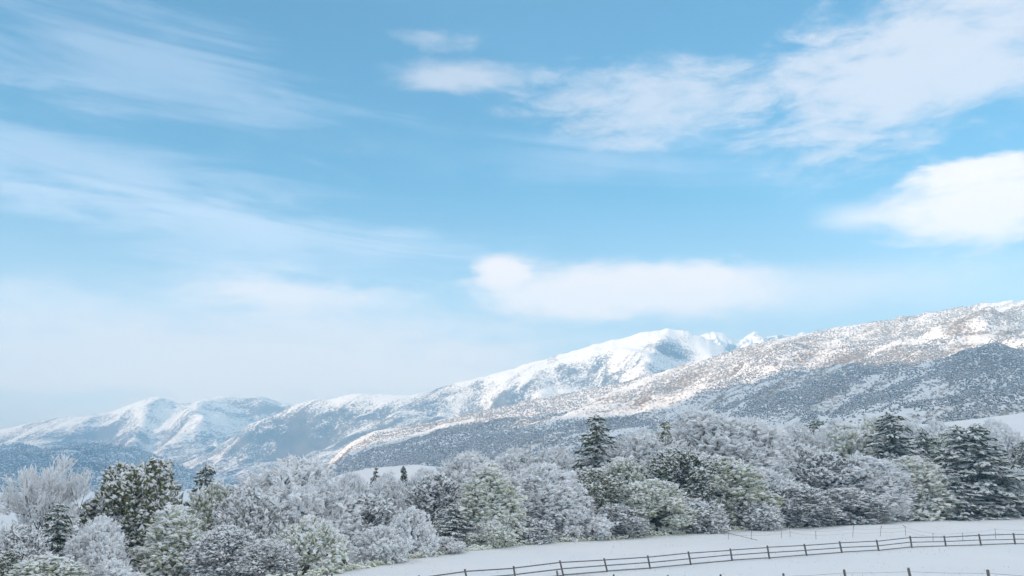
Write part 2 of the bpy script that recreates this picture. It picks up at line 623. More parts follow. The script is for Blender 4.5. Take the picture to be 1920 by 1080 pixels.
# the high ridge behind and to the left of the viewer, whose shadow lies over field, wood and lower slopes
tanE = math.tan(SUN_EL)
T0 = 2400.0
line = [(640, 862), (800, 838), (1000, 806), (1120, 770), (1250, 722), (1340, 690), (1500, 682), (1620, 664), (1690, 690), (1780, 674), (1920, 652)]
ctl = []
for px, py in line:
    p = on_face(FR, px, py)
    ctl.append((float(p[:2] @ perp), p[2] + (T0 - float(p[:2] @ sunh)) * tanE))
for px, py in [(60, 834), (170, 828), (260, 838)]:
    p = on_face(FF, px, py + 4)
    ctl.append((float(p[:2] @ perp), p[2] + 40 + (T0 - float(p[:2] @ sunh)) * tanE))
ctl.sort()
cs = np.array([c[0] for c in ctl]); ch = np.array([c[1] for c in ctl])
print('caster', [(round(a), round(b)) for a, b in ctl])
ss = np.linspace(-3200, 4600, 260)
hh = np.interp(ss, cs, ch)
kern = np.hanning(9); kern /= kern.sum()
hh = np.convolve(np.pad(hh, 4, 'edge'), kern, 'valid')
hh = np.where(ss > cs[-1], hh * sstep(cs[-1] + 900, cs[-1], ss), hh)
hh = np.where(ss < cs[0], 960 + (hh - 960) * sstep(cs[0] - 600, cs[0], ss) + 50 * fbm(ss / 500, ss * 0, 3, 91), hh)
print('ridge top', hh.max())
tt = np.concatenate([np.linspace(-2200, -50, 24), np.linspace(0, 1900, 22)])
SSg, TTg = np.meshgrid(ss, tt)
HH = np.interp(SSg, ss, hh)
ZZ = HH * np.where(TTg < 0, np.clip(1 + TTg / 2200, 0, 1) ** 1.3, np.clip(1 - TTg / 1900, 0, 1))
XX = sunh[0] * (T0 + TTg) + perp[0] * SSg
YY = sunh[1] * (T0 + TTg) + perp[1] * SSg
ZZ = ZZ + 60 * fbm(XX / 500, YY / 500, 4, 77) * sstep(0, 500, np.abs(TTg)) - 20
o = link('valley_ridge', mesh_np('valley_ridge', np.stack([XX, YY, ZZ], -1).reshape(-1, 3), grid_faces(len(tt), len(ss)), True), M_hillR)
tag(o, 'high ridge beyond the viewer that shades the valley', 'mountain', kind='structure')


# ------------------------------------------------------------------ woods seen as one mass (points + instanced little crowns)
def wood(name, pts, size, mats, label, cone=0.4):
    me = bpy.data.meshes.new(name)
    me.vertices.add(len(pts))
    me.vertices.foreach_set('co', np.asarray(pts, np.float32).ravel())
    o = link(name, me)
    tag(o, label, 'woodland', kind='stuff')
    ng = bpy.data.node_groups.new(name + '_scatter', 'GeometryNodeTree')
    ng.interface.new_socket('Geometry', in_out='INPUT', socket_type='NodeSocketGeometry')
    ng.interface.new_socket('Geometry', in_out='OUTPUT', socket_type='NodeSocketGeometry')
    N = ng.nodes.new; L = ng.links.new
    gi = N('NodeGroupInput'); go = N('NodeGroupOutput')
    ico = N('GeometryNodeMeshIcoSphere'); ico.inputs['Radius'].default_value = 0.5; ico.inputs['Subdivisions'].default_value = 2
    sp = N('GeometryNodeSetPosition')                     # roughen the crown
    L(ico.outputs[0], sp.inputs['Geometry'])
    rv0 = N('FunctionNodeRandomValue'); rv0.data_type = 'FLOAT_VECTOR'
    rv0.inputs[0].default_value = (-0.13, -0.13, -0.13); rv0.inputs[1].default_value = (0.13, 0.13, 0.16)
    L(rv0.outputs[0], sp.inputs['Offset'])
    con = N('GeometryNodeMeshCone'); con.inputs['Vertices'].default_value = 7; con.inputs['Side Segments'].default_value = 3
    con.inputs['Radius Bottom'].default_value = 0.36; con.inputs['Depth'].default_value = 1.5
    sp2 = N('GeometryNodeSetPosition')
    L(con.outputs[0], sp2.inputs['Geometry'])
    L(rv0.outputs[0], sp2.inputs['Offset'])
    m1 = N('GeometryNodeSetMaterial'); m1.inputs['Material'].default_value = mats[0]; L(sp.outputs[0], m1.inputs[0])
    m2 = N('GeometryNodeSetMaterial'); m2.inputs['Material'].default_value = mats[1]; L(sp2.outputs[0], m2.inputs[0])
    g1 = N('GeometryNodeGeometryToInstance'); L(m2.outputs[0], g1.inputs[0]); L(m1.outputs[0], g1.inputs[0])
    iop = N('GeometryNodeInstanceOnPoints')
    L(gi.outputs[0], iop.inputs['Points']); L(g1.outputs[0], iop.inputs['Instance'])
    iop.inputs['Pick Instance'].default_value = True
    pick = N('FunctionNodeRandomValue'); pick.data_type = 'FLOAT'
    gtc = N('FunctionNodeCompare'); gtc.data_type = 'FLOAT'; gtc.operation = 'LESS_THAN'
    L(pick.outputs[1], gtc.inputs[0]); gtc.inputs[1].default_value = cone
    L(gtc.outputs[0], iop.inputs['Instance Index'])
    rs = N('FunctionNodeRandomValue'); rs.data_type = 'FLOAT_VECTOR'; rs.inputs['Seed'].default_value = 5
    rs.inputs[0].default_value = (size * 0.6, size * 0.6, size * 0.6); rs.inputs[1].default_value = (size * 1.3, size * 1.3, size * 1.3)
    L(rs.outputs[0], iop.inputs['Scale'])
    rr = N('FunctionNodeRandomValue'); rr.data_type = 'FLOAT_VECTOR'; rr.inputs['Seed'].default_value = 9
    rr.inputs[0].default_value = (-0.15, -0.15, 0); rr.inputs[1].default_value = (0.15, 0.15, 6.28)
    L(rr.outputs[0], iop.inputs['Rotation'])
    L(iop.outputs[0], go.inputs[0])
    md = o.modifiers.new('scatter', 'NODES'); md.node_group = ng
    return o


def face_points(F, n, keep, seed):
    rg = np.random.default_rng(seed)
    k0 = 12
    nr, nc = F.X.shape
    i = rg.uniform(k0, nr - 1.01, n); j = rg.uniform(0, nc - 1.01, n)
    i0 = i.astype(int); j0 = j.astype(int); fi = i - i0; fj = j - j0
    def s(Aa):
        return (Aa[i0, j0] * (1 - fi) * (1 - fj) + Aa[i0 + 1, j0] * fi * (1 - fj) + Aa[i0, j0 + 1] * (1 - fi) * fj + Aa[i0 + 1, j0 + 1] * fi * fj)
    P = np.stack([s(F.X), s(F.Y), s(F.Z)], -1)
    sv = F.s[i0]
    k = keep(P[:, 0], P[:, 1], P[:, 2], sv, F.r[j0]) > rg.uniform(0, 1, n)
    return P[k]


def keepR(x, y, z, s, r):
    u = (x * 0.80 + y * 0.60); v = (-x * 0.60 + y * 0.80)
    d = 0.68 + 2.2 * fbm(u / 560, v / 110, 5, 101, 0.55)
    top = sstep(0.03, 0.5, s)
    return np.clip(d, 0.04, 1) * (0.26 + 0.90 * top) * (y / 2300) ** 0.6


M_far1 = mat_snowy('far_frosted_crowns', (0.085, 0.085, 0.085), (0.18, 0.15, 0.12), 0.0, 1.1, k=0.4, scale=0.3)
M_far2 = mat_snowy('far_conifers', (0.055, 0.072, 0.065), (0.095, 0.105, 0.08), 0.0, 1.0, k=0.5, scale=0.3)
PR = face_points(FR, 430000, keepR, 3)
wood('hillside_wood', PR, 2.9, (M_far1, M_far2), 'snow dusted wood covering the long hill on the right', 0.04)
PF = face_points(FF, 30000, lambda x, y, z, s, r: 0.8 + 0.5 * fbm(x / 200, y / 200, 3, 7), 4)
wood('foothill_wood', PF, 7.0, (M_far2, M_far2), 'dark wood on the blue foothill at the left edge', 0.1)


# ------------------------------------------------------------------ haze
def haze():
    x0, x1, y0, y1, z0, z1 = -7600, 5200, -7200, 6700, -75, max(float(ZZ.max()), 1010.0) + 30.0
    v = [(x, y, z) for z in (z0, z1) for y in (y0, y1) for x in (x0, x1)]
    fcs = [(0, 2, 3, 1), (4, 5, 7, 6), (0, 1, 5, 4), (2, 6, 7, 3), (0, 4, 6, 2), (1, 3, 7, 5)]
    o = link('haze', mesh_np('haze', v, fcs))
    m = bpy.data.materials.new('haze')
    m.use_nodes = True
    n = m.node_tree
    n.nodes.clear()
    out = n.nodes.new('ShaderNodeOutputMaterial')
    pv = n.nodes.new('ShaderNodeVolumePrincipled')
    pv.inputs['Color'].default_value = (0.33, 0.65, 1.0, 1)
    pv.inputs['Absorption Color'].default_value = (0.2, 0.2, 0.2, 1)
    pv.inputs['Density'].default_value = 0.00024
    pv.inputs['Anisotropy'].default_value = 0.0
    for k in ('Density Attribute', 'Color Attribute', 'Temperature Attribute'):
        if k in pv.inputs: pv.inputs[k].default_value = ''
    m.cycles.homogeneous_volume = True
    n.links.new(pv.outputs[0], out.inputs['Volume'])
    o.data.materials.append(m)
    tag(o, 'thin pale blue winter haze over the whole valley', 'haze', kind='stuff')


haze()
#@@TREES@@
# ------------------------------------------------------------------ trees
OCT = np.array([(1, 0, 0), (-1, 0, 0), (0, 1, 0), (0, -1, 0), (0, 0, 1), (0, 0, -1)], float)
OCF = np.array([(0, 2, 4), (2, 1, 4), (1, 3, 4), (3, 0, 4), (2, 0, 5), (1, 2, 5), (3, 1, 5), (0, 3, 5)])


def norm(v):
    return v / (np.linalg.norm(v, axis=-1, keepdims=True) + 1e-9)


def octas(c, axis, L, Wd, T, rg, jit=0.3):
    """many irregular eight-sided clumps: centres, long axis, half sizes"""
    n = len(c)
    a = norm(axis)
    up = np.tile((0.0, 0.0, 1.0), (n, 1)) + rg.normal(0, 0.15, (n, 3))
    b = norm(np.cross(up, a))
    t = norm(np.cross(a, b))
    k = OCT[None] * (1 + rg.uniform(-jit, jit, (n, 6, 1)))
    L = np.broadcast_to(L, (n,)); Wd = np.broadcast_to(Wd, (n,)); T = np.broadcast_to(T, (n,))
    v = c[:, None] + k[..., 0:1] * (a * L[:, None])[:, None] + k[..., 1:2] * (b * Wd[:, None])[:, None] + k[..., 2:3] * (t * T[:, None])[:, None]
    v = v + rg.normal(0, 0.12, (n, 6, 3)) * Wd[:, None, None]
    f = OCF[None] + (np.arange(n) * 6)[:, None, None]
    return v.reshape(-1, 3), f.reshape(-1, 3)


def tubes(segs, sides=5):
    """tapered limbs: (p0, p1, r0, r1)"""
    V = []; F = []; base = 0
    ang = np.arange(sides) * 2 * math.pi / sides
    for p0, p1, r0, r1 in segs:
        p0 = np.array(p0, float); p1 = np.array(p1, float)
        a = norm(p1 - p0)
        u = np.cross(a, (0.3, 0.2, 1.0) if abs(a[2]) < 0.9 else (1.0, 0.1, 0)); u = u / np.linalg.norm(u)
        w = np.cross(a, u)
        ring = np.cos(ang)[:, None] * u + np.sin(ang)[:, None] * w
        V += list(p0 + ring * r0) + list(p1 + ring * r1)
        for i in range(sides):
            j = (i + 1) % sides
            F.append((base + i, base + j, base + sides + j)); F.append((base + i, base + sides + j, base + sides + i))
        base += 2 * sides
    return np.array(V), np.array(F)


def limbs(H, R, rg, n=9, lean=0.0, low=0.18, sub=3):
    """trunk and forking limbs of a broadleaved tree; returns segments and branch tips"""
    segs = []; tips = []
    pts = [np.array((0, 0, -0.6))]
    for i in range(1, 6):
        pts.append(np.array((rg.normal(0, .10) * i * .4 + lean * i, rg.normal(0, .10) * i * .4, H * 0.8 * i / 5)))
    rad = np.linspace(0.028, 0.007, 6) * H
    for i in range(5):
        segs.append((pts[i], pts[i + 1], rad[i], rad[i + 1]))
    def grow(p, d, L, r, lev):
        q = p
        for k in range(3):
            d = norm(d + rg.normal(0, 0.16, 3) + np.array((0, 0, 0.07)))
            e = q + d * L / 3
            segs.append((q, e, r * (1 - 0.22 * k), r * (1 - 0.22 * (k + 1))))
            q = e
            if lev > 0 and k > 0 or lev > 1:
                for _ in range(sub - 1 if k < 2 else sub):
                    dd = norm(d * 0.8 + norm(rg.normal(0, 1, 3)) * 0.85 + np.array((0, 0, 0.15)))
                    grow(q, dd, L * rg.uniform(.45, .62), r * 0.42, lev - 1)
        tips.append((q, d))
    for i in range(n):
        t = low + (0.92 - low) * (i + rg.uniform(0, .6)) / n
        t = min(t, 0.95)
        k = min(int(t * 5), 4); fpos = t * 5 - k
        p = pts[k] * (1 - fpos) + pts[k + 1] * fpos
        a = i * 2.399 + rg.uniform(-.4, .4)
        rise = 0.35 + 0.9 * t
        d = norm(np.array((math.cos(a), math.sin(a), rise)))
        grow(p, d, R * (1.0 - 0.45 * t) * rg.uniform(.85, 1.1), 0.011 * H * (1 - .5 * t), 2 if n < 12 else 1)
    return segs, tips


def crown_lobes(H, R, rg, nl, zlo, taper):
    """lumpy crown: lobes spread over an egg-shaped volume"""
    c = []; rr = []
    for i in range(nl):
        t = (i + .5) / nl
        z = zlo + (1 - zlo) * t
        prof = math.sin(min(1.0, (t * (1 - taper * .3) + 0.16)) * math.pi) ** 0.6 if taper < 0.9 else (1 - t) ** 0.75 * 1.0 + 0.05
        a = i * 2.399 + rg.uniform(-.5, .5)
        rad = R * prof * rg.uniform(.50, .78)
        c.append((math.cos(a) * rad, math.sin(a) * rad, z * H * 0.92))
        rr.append(R * (0.24 + 0.20 * prof) * rg.uniform(.75, 1.2))
    return np.array(c), np.array(rr)


def lobed(H, R, seed, nl, n, zlo, taper, size, snow_p, long=1.3, droop=0.0, fine=0.9):
    rg = np.random.default_rng(seed)
    c, rr = crown_lobes(H, R, rg, nl, zlo, taper)
    pick = rg.choice(nl, n, p=rr ** 2 / (rr ** 2).sum())
    d = norm(rg.normal(0, 1, (n, 3)) * (1, 1, .9) + (0, 0, 0.30))
    q = rg.uniform(0, 1, n) ** 0.35
    q = q * (1 + 0.22 * rg.normal(0, 1, n) * (rg.uniform(0, 1, n) < .25))
    p = c[pick] + d * (rr[pick] * q)[:, None] * (1, 1, .85)
    keep = p[:, 2] > 0.12
    p = p[keep]; d = d[keep]
    out = norm(p - np.array((0, 0, H * 0.35)))
    ax = norm(out * 0.9 + rg.normal(0, .55, p.shape) + (0, 0, 0.25 - droop))
    s = size * rg.uniform(.5, 1.25, len(p))
    fv = octas(p, ax, s * long, s * .62, s * .5, rg)
    k = rg.uniform(0, 1, len(p)) < snow_p * (0.55 + 0.6 * np.clip(p[:, 2] / H, 0, 1))
    ps = p[k] + np.array((0, 0, 1)) * (s[k] * .45)[:, None] + rg.normal(0, .05, (k.sum(), 3))
    sa = ax[k] * (1, 1, .45)
    sv = octas(ps, sa, s[k] * long * .72, s[k] * .82, s[k] * .50, rg)
    # fine frosted twig tips round every lobe
    m = int(n * fine)
    if m:
        pk = rg.choice(nl, m, p=rr ** 2 / (rr ** 2).sum())
        dd = norm(rg.normal(0, 1, (m, 3)) + (0, 0, 0.35))
        pp = c[pk] + dd * (rr[pk] * rg.uniform(.9, 1.22, m))[:, None]
        kk = pp[:, 2] > 0.3
        pp = pp[kk]; dd = dd[kk]
        tv = octas(pp, norm(dd + rg.normal(0, .45, pp.shape)), rg.uniform(.25, .55, len(pp)) * size / .3, .038 * size / .3, .045 * size / .3, rg)
        sv = (np.concatenate([sv[0], tv[0]]), np.concatenate([sv[1], tv[1] + len(sv[0])]))
    return fv, sv


def conifer(H, R, seed, n, size, snow_p, droop=0.35, power=0.85, ragged=0.25):
    rg = np.random.default_rng(seed)
    P = []; Ax = []
    z = 0.05 * H
    whorl = 0
    while z < H * 0.985:
        rad = R * (1 - z / H) ** power + 0.08
        nb = max(4, int(5 + 7 * rad / R))
        for b in range(nb):
            a = b * 2 * math.pi / nb + whorl * 0.9 + rg.uniform(-.25, .25)
            L = rad * (1 + ragged * rg.normal())
            L = max(L, .2)
            droop_b = droop * rg.uniform(.3, 1.7)
            m = max(3, int(n * L / 150))
            t = np.linspace(.15, 1, m)
            dz = -droop_b * L * t ** 1.2 + .18 * L * t ** 3
            side = rg.normal(0, .10 * L, m) * t
            P.append(np.stack([math.cos(a) * L * t - math.sin(a) * side, math.sin(a) * L * t + math.cos(a) * side, z + dz + rg.normal(0, .05, m)], -1))
            Ax.append(np.tile((math.cos(a), math.sin(a), -droop), (m, 1)) + rg.normal(0, .35, (m, 3)))
        z += H * 0.024 * rg.uniform(.4, 1.6)
        whorl += 1
    p = np.concatenate(P); ax = np.concatenate(Ax)
    p[:, 2] = np.maximum(p[:, 2], 0.1)
    s = size * rg.uniform(.6, 1.2, len(p)) * (0.72 + 0.28 * (1 - p[:, 2] / H))
    fv = octas(p, ax, s * 1.5, s * .66, s * .40, rg)
    k = rg.uniform(0, 1, len(p)) < snow_p
    sv = octas(p[k] + np.array((0, 0, 1)) * (s[k] * .30)[:, None], ax[k] * (1, 1, .7), s[k] * 1.15, s[k] * .52, s[k] * .24, rg)
    segs = [((0, 0, -.6), (0, 0, H * .5), .022 * H, .012 * H), ((0, 0, H * .5), (0, 0, H * .99), .012 * H, .002 * H)]
    return fv, sv, tubes(segs, 6)


def spiky(H, R, seed, ntw, snow_p, low=.15):
    """bare tree: forking limbs ending in sheaves of fine frosted twigs"""
    rg = np.random.default_rng(seed)
    segs, tips = limbs(H, R, rg, 10, 0.0, low, 3)
    tp = np.array([t[0] for t in tips]); td = np.array([t[1] for t in tips])
    i = rg.integers(0, len(tp), ntw)
    p = tp[i] + rg.normal(0, .32, (ntw, 3))
    ax = norm(td[i] + norm(tp[i] - (0, 0, H * .3)) * .5 + rg.normal(0, .45, (ntw, 3)))
    L = rg.uniform(.25, .6, ntw)
    fv = octas(p, ax, L, .05, .05, rg, .2)
    k = rg.uniform(0, 1, ntw) < snow_p
    sv = octas(p[k] + (0, 0, .06), ax[k] * (1, 1, .8), L[k] * .8, .09, .06, rg, .3)
    return fv, sv, tubes(segs, 4)


def kit(name, fv, sv, tv, mat_c, mat_t=None):
    return dict(crown=_m(name + '_crown', fv, mat_c), snow=_m(name + '_snow', sv, M_snow), trunk=_m(name + '_trunk', tv, mat_t or M_bark))


def _m(n, vf, mat):
    me = mesh_np(n, vf[0], vf[1])
    me.materials.append(mat)
    return me


H0, R0 = 14.0, 5.6
KIT = {}


def fit(fv, sv, H, R):
    """stretch crown and snow together to the nominal height and radius"""
    kz = H / np.percentile(fv[0][:, 2], 99.7)
    kr = R / np.percentile(np.hypot(fv[0][:, 0], fv[0][:, 1]), 95)
    for v in (fv[0], sv[0]):
        v *= np.array((kr, kr, kz))


def lob_kit(key, seed, mat, nl, n, zlo, taper, size, snow_p, H=H0, R=R0, long=1.3, droop=0.0, fine=0.15):
    rg = np.random.default_rng(seed + 500)
    segs, _ = limbs(H, R * .9, rg, 8, 0.0, .15, 2)
    fv, sv = lobed(H, R, seed, nl, n, zlo, taper, size, snow_p, long, droop, fine)
    fit(fv, sv, H, R)
    KIT[key] = (kit(key, fv, sv, tubes(segs, 4), mat), H, R)


for i in range(3):
    lob_kit('frost%d' % i, 10 + i, M_twig, 22, 5200, .05, 0.5, .38, 1.0, fine=0.55)
for i in range(2):
    lob_kit('leaf%d' % i, 20 + i, M_greenfrost, 24, 4800, .04, 0.5, .40, .80)
for i in range(2):
    lob_kit('dusk%d' % i, 30 + i, M_twigdark, 26, 4600, .04, 0.5, .37, .62)
for i in range(2):
    lob_kit('cone%d' % i, 40 + i, M_greenfrost, 40, 4800, .03, 1.0, .36, .90, H0, 4.6, 1.3, .35)
for i in range(2):
    lob_kit('yew%d' % i, 50 + i, M_olive, 30, 6000, .03, 0.75, .29, .80, H0, R0, 1.5, .2)
for i in range(3):
    lob_kit('bush%d' % i, 60 + i, (M_greenfrost, M_twig, M_twigdark)[i], 16, 2000, .0, 0.2, .21, (.95, .9, .7)[i], 4.0, 2.9, 1.3)
for i in range(3):
    fv, sv, tv = conifer(H0, 4.0, 70 + i, 760, .40, (.72, .75, .62)[i], power=0.66, ragged=.5)
    fit(fv, sv, H0, 4.0)
    KIT['spruce%d' % i] = (kit('spruce%d' % i, fv, sv, tv, M_spruce if i != 1 else M_olive), H0, 4.0)
for i in range(2):
    fv, sv, tv = spiky(H0, 6.0, 80 + i, 6500, .8)
    KIT['bare%d' % i] = (kit('bare%d' % i, fv, sv, tv, M_twig, M_bark), H0, 6.0)


def plant(name, key, x, y, H, Wd, rot, label, cat, group):
    """one tree: an empty at its foot with trunk, crown and the snow lying in the crown"""
    k, Hn, Rn = KIT[key]
    e = bpy.data.objects.new(name, None)
    COL.objects.link(e)
    z = float(zg(x, y))
    e.location = (x, y, z - 0.15)
    e.rotation_euler = (0, 0, rot)
    e.scale = (Wd / (2 * Rn), Wd / (2 * Rn), H / Hn)
    tag(e, label, cat, group)
    t = link('trunk', k['trunk'], None, e)
    c = link('crown', k['crown'], None, e)
    tag(link('snow_cover', k['snow'], None, c), kind='stuff')
    return e


def tree_px(name, key, px, top, wpx, beyond, label, cat='tree', group=None):
    """px: column; top: row of the tip; wpx: crown width in pixels; beyond: metres behind the edge of the field"""
    r, e = ray(px, top)
    y = 100.0
    for _ in range(30):
        y = float(np.interp(r * y, EDGE[:, 0], EDGE[:, 1])) * 0.5 + y * 0.5
    y += beyond
    x = r * y
    H = CAMZ + e * y - float(zg(x, y))
    return plant(name, key, x, y, H, wpx / FPX * y * 1.0, random.Random(px * 7 + top).uniform(0, 6.28), label, cat, group)


TREES = [
    # name, kit, px, top, width, metres beyond the field edge, label
    ('frosted_tree', 'bare0', 100, 884, 170, 34, 'bare frosted tree with a fan of fine twigs, leftmost tall crown'),
    ('dark_conifer', 'spruce0', 112, 945, 120, 22, 'dark conifer in front of the leftmost fan shaped frosted tree'),
    ('frosted_shrub', 'dusk0', 45, 985, 110, 16, 'pinkish grey frosted thicket at the lower left edge'),
    ('dark_shrub', 'yew0', 8, 1030, 100, 8, 'dark green thicket in the bottom left corner'),
    ('olive_conifer', 'yew0', 262, 866, 190, 34, 'broad olive green conifer flecked with snow, biggest on the left'),
    ('dark_conifer', 'spruce2', 388, 876, 120, 62, 'dark teal conifer behind the right shoulder of the broad olive conifer'),
    ('dark_conifer', 'spruce0', 318, 866, 70, 50, 'slim dark spire poking over the broad olive conifer'),
    ('frosted_shrub', 'frost0', 190, 972, 110, 18, 'grey frosted round tree in front of the broad olive conifer'),
    ('snowy_tree', 'cone0', 332, 952, 150, 18, 'pale snow laden cone shaped tree right of the broad olive conifer'),
    ('frosted_tree', 'leaf0', 408, 908, 110, 40, 'small buff frosted crown between dark teal conifer and big grey tree'),
    ('green_shrub', 'leaf1', 100, 1042, 150, 5, 'greenish snowy bush at the bottom edge near the left corner'),
    ('green_shrub', 'bush1', 215, 1048, 130, 4, 'grey snowy bush at the bottom edge below the olive conifer'),
    ('frosted_tree', 'dusk1', 470, 915, 150, 24, 'grey brown snow flecked tree forming the left half of the big pair'),
    ('frosted_tree', 'frost1', 555, 866, 230, 34, 'tall grey frosted tree with spreading crown behind the round white bush'),
    ('dark_shrub', 'dusk0', 430, 985, 140, 10, 'dark bush speckled with snow left of the round white bush'),
    ('dark_shrub', 'dusk1', 500, 1010, 110, 5, 'low dark speckled bush touching the round white bush'),
    ('white_bush', 'bush0', 583, 968, 140, 5, 'round very white bush standing alone by the lower field corner'),
    ('white_bush', 'bush1', 775, 952, 95, 4, 'white bush with a pointed top, taller of the paired bushes'),
    ('white_bush', 'bush1', 712, 985, 110, 4, 'lower white bush leaning against the pointed white bush'),
    ('dark_thicket', 'dusk0', 690, 928, 140, 26, 'dark shaded thicket behind the paired white bushes'),
    ('snowy_tree', 'frost2', 660, 892, 90, 60, 'snow covered crown, left of three pale tops over the dark thicket'),
    ('snowy_tree', 'frost0', 728, 892, 90, 62, 'snow covered crown, middle of three pale tops over the dark thicket'),
    ('snowy_tree', 'frost1', 795, 884, 90, 62, 'snow covered crown, right of three pale tops over the dark thicket'),
    ('dark_conifer', 'spruce0', 705, 878, 40, 66, 'narrow dark shrub between the first and middle pale tops'),
    ('dark_conifer', 'spruce2', 757, 876, 40, 66, 'narrow dark shrub between the middle and right pale tops'),
    ('grey_tree', 'dusk1', 822, 890, 140, 26, 'grey brown tree between the three pale tops and the pale green cone'),
    ('dark_conifer', 'spruce0', 850, 945, 100, 12, 'dark teal conifer in the gap right of the pointed white bush'),
    ('snowy_tree', 'cone1', 915, 872, 150, 10, 'pale green snow laden cone shaped tree left of the middle'),
    ('snowy_tree', 'frost2', 880, 853, 150, 50, 'white canopy behind the pale green cone shaped tree'),
    ('snowy_tree', 'frost0', 965, 846, 140, 52, 'white canopy just right of the pale green cone shaped tree'),
    ('snowy_tree', 'frost1', 1040, 843, 130, 50, 'white canopy just left of the tall yellow green spruce'),
    ('frosted_tree', 'frost1', 1020, 872, 180, 12, 'silvery front tree midway between pale cone and yellow green spruce'),
    ('green_spruce', 'spruce1', 1118, 781, 150, 34, 'yellow green spruce whose pointed tip stands alone above the canopy'),
    ('green_tree', 'yew1', 1105, 880, 120, 12, 'greenish dark tree below the yellow green spruce'),
    ('frosted_tree', 'leaf0', 1165, 860, 130, 22, 'grey green frosted tree just right of the yellow green spruce'),
    ('dark_shrub', 'dusk0', 1150, 945, 120, 5, 'dark snow speckled shrub at the foot of the yellow green spruce'),
    ('frosted_tree', 'frost2', 1205, 812, 180, 30, 'white left shoulder of the great rounded canopy'),
    ('cream_conifer', 'spruce1', 1247, 790, 90, 26, 'cream tipped conifer rising inside the great rounded canopy'),
    ('frosted_tree', 'frost0', 1325, 777, 250, 34, 'largest white crown, top of the great rounded canopy'),
    ('frosted_tree', 'frost1', 1408, 793, 190, 30, 'white right shoulder of the great rounded canopy'),
    ('green_tree', 'yew0', 1268, 842, 150, 12, 'dark olive tree in the heart of the great rounded canopy'),
    ('frosted_tree', 'leaf1', 1352, 858, 170, 10, 'green white leafy tree in front of the largest white crown'),
    ('frosted_tree', 'leaf0', 1225, 900, 140, 5, 'low green white tree at the field edge below the cream conifer'),
    ('frosted_tree', 'dusk1', 1475, 822, 140, 26, 'mauve grey frosted tree right of the great rounded canopy'),
    ('frosted_tree', 'frost2', 1430, 880, 120, 8, 'silvery tree at the field edge below the right white shoulder'),
    ('blue_conifer', 'spruce2', 1530, 788, 110, 110, 'bluish conifer clump crossing the thin snow slope'),
    ('frosted_tree', 'leaf1', 1600, 800, 150, 40, 'cream frosted tree left of the dark pointed conifer'),
    ('dark_conifer', 'spruce2', 1668, 778, 165, 26, 'dark pointed conifer with sunlit looking left side and leaning tip'),
    ('frosted_tree', 'dusk0', 1545, 850, 140, 16, 'dark mauve tree between the mauve grey and cream frosted trees'),
    ('frosted_tree', 'frost0', 1615, 858, 180, 10, 'mauve white front tree left of the blue white cone'),
    ('snowy_conifer', 'cone0', 1712, 858, 150, 6, 'blue white cone shaped tree at the field edge on the right'),
    ('dark_conifer', 'spruce0', 1728, 805, 90, 26, 'dark conifer directly behind the blue white cone'),
    ('cream_tree', 'leaf0', 1768, 812, 90, 38, 'cream frosted crown between two dark conifers on the right'),
    ('dark_conifer', 'spruce0', 1792, 800, 150, 8, 'left of the twin dark green conifers with snowy boughs'),
    ('dark_conifer', 'spruce2', 1828, 797, 165, 5, 'right of the twin dark green conifers with snowy boughs'),
    ('frosted_tree', 'frost2', 1882, 808, 120, 26, 'bluish frosted tree right of the twin dark conifers'),
    ('frosted_tree', 'frost2', 1492, 799, 110, 60, 'pale back crown under the left end of the thin snow slope'),
    ('frosted_tree', 'frost1', 1568, 793, 110, 64, 'pale back crown between bluish conifer clump and cream tree'),
    ('frosted_tree', 'leaf0', 1640, 787, 110, 60, 'buff back crown touching the left side of the dark pointed conifer'),
    ('frosted_tree', 'frost0', 1705, 795, 100, 56, 'pale back crown right behind the dark pointed conifer'),
    ('frosted_tree', 'frost2', 1752, 793, 90, 60, 'small pale crown just left of the cream crown on the right'),
    ('frosted_tree', 'frost1', 1860, 793, 90, 56, 'small pale crown between twin dark conifers and bluish frosted tree'),
    ('green_spruce', 'spruce1', 1918, 828, 100, 14, 'green spruce cut by the right edge of the picture'),
    ('frosted_tree', 'frost1', 1900, 880, 100, 4, 'blue grey frosted tree low at the field edge by the right border'),
    ('dark_shrub', 'dusk1', 1480, 905, 150, 4, 'mottled dark and white shrub at the field edge below the mauve grey tree'),
    ('dark_shrub', 'dusk0', 1585, 915, 150, 3, 'mottled dark and white shrub at the field edge below the cream tree'),
    ('dark_shrub', 'bush2', 1300, 935, 130, 3, 'mottled shrub at the field edge below the green white leafy tree'),
    ('dark_shrub', 'bush2', 1400, 930, 130, 3, 'mottled shrub at the field edge below the silvery tree'),
    ('frosted_shrub', 'bush1', 1085, 950, 110, 3, 'pale shrub at the field edge below the greenish dark tree'),
    ('frosted_shrub', 'bush0', 925, 975, 100, 3, 'pale shrub at the field edge below the pale green cone'),
    ('frosted_shrub', 'bush2', 985, 968, 100, 3, 'grey shrub at the field edge below the silvery front tree'),
    ('frosted_shrub', 'bush1', 830, 1005, 80, 2, 'small grey shrub at the field edge right of the pointed white bush'),
    ('dark_shrub', 'spruce0', 1775, 880, 130, 2, 'dark low conifer in the gap right of the blue white cone'),
]
for n_, k_, px_, top_, w_, b_, lab_ in TREES:
    shrub = 'shrub' in n_ or 'bush' in n_ or 'thicket' in n_
    tree_px(n_, k_, px_, top_, w_, b_, lab_, 'shrub' if shrub else ('conifer' if 'conifer' in n_ or 'spruce' in n_ else 'tree'),
            'shrubs of the field edge' if shrub else 'trees of the wood behind the field')

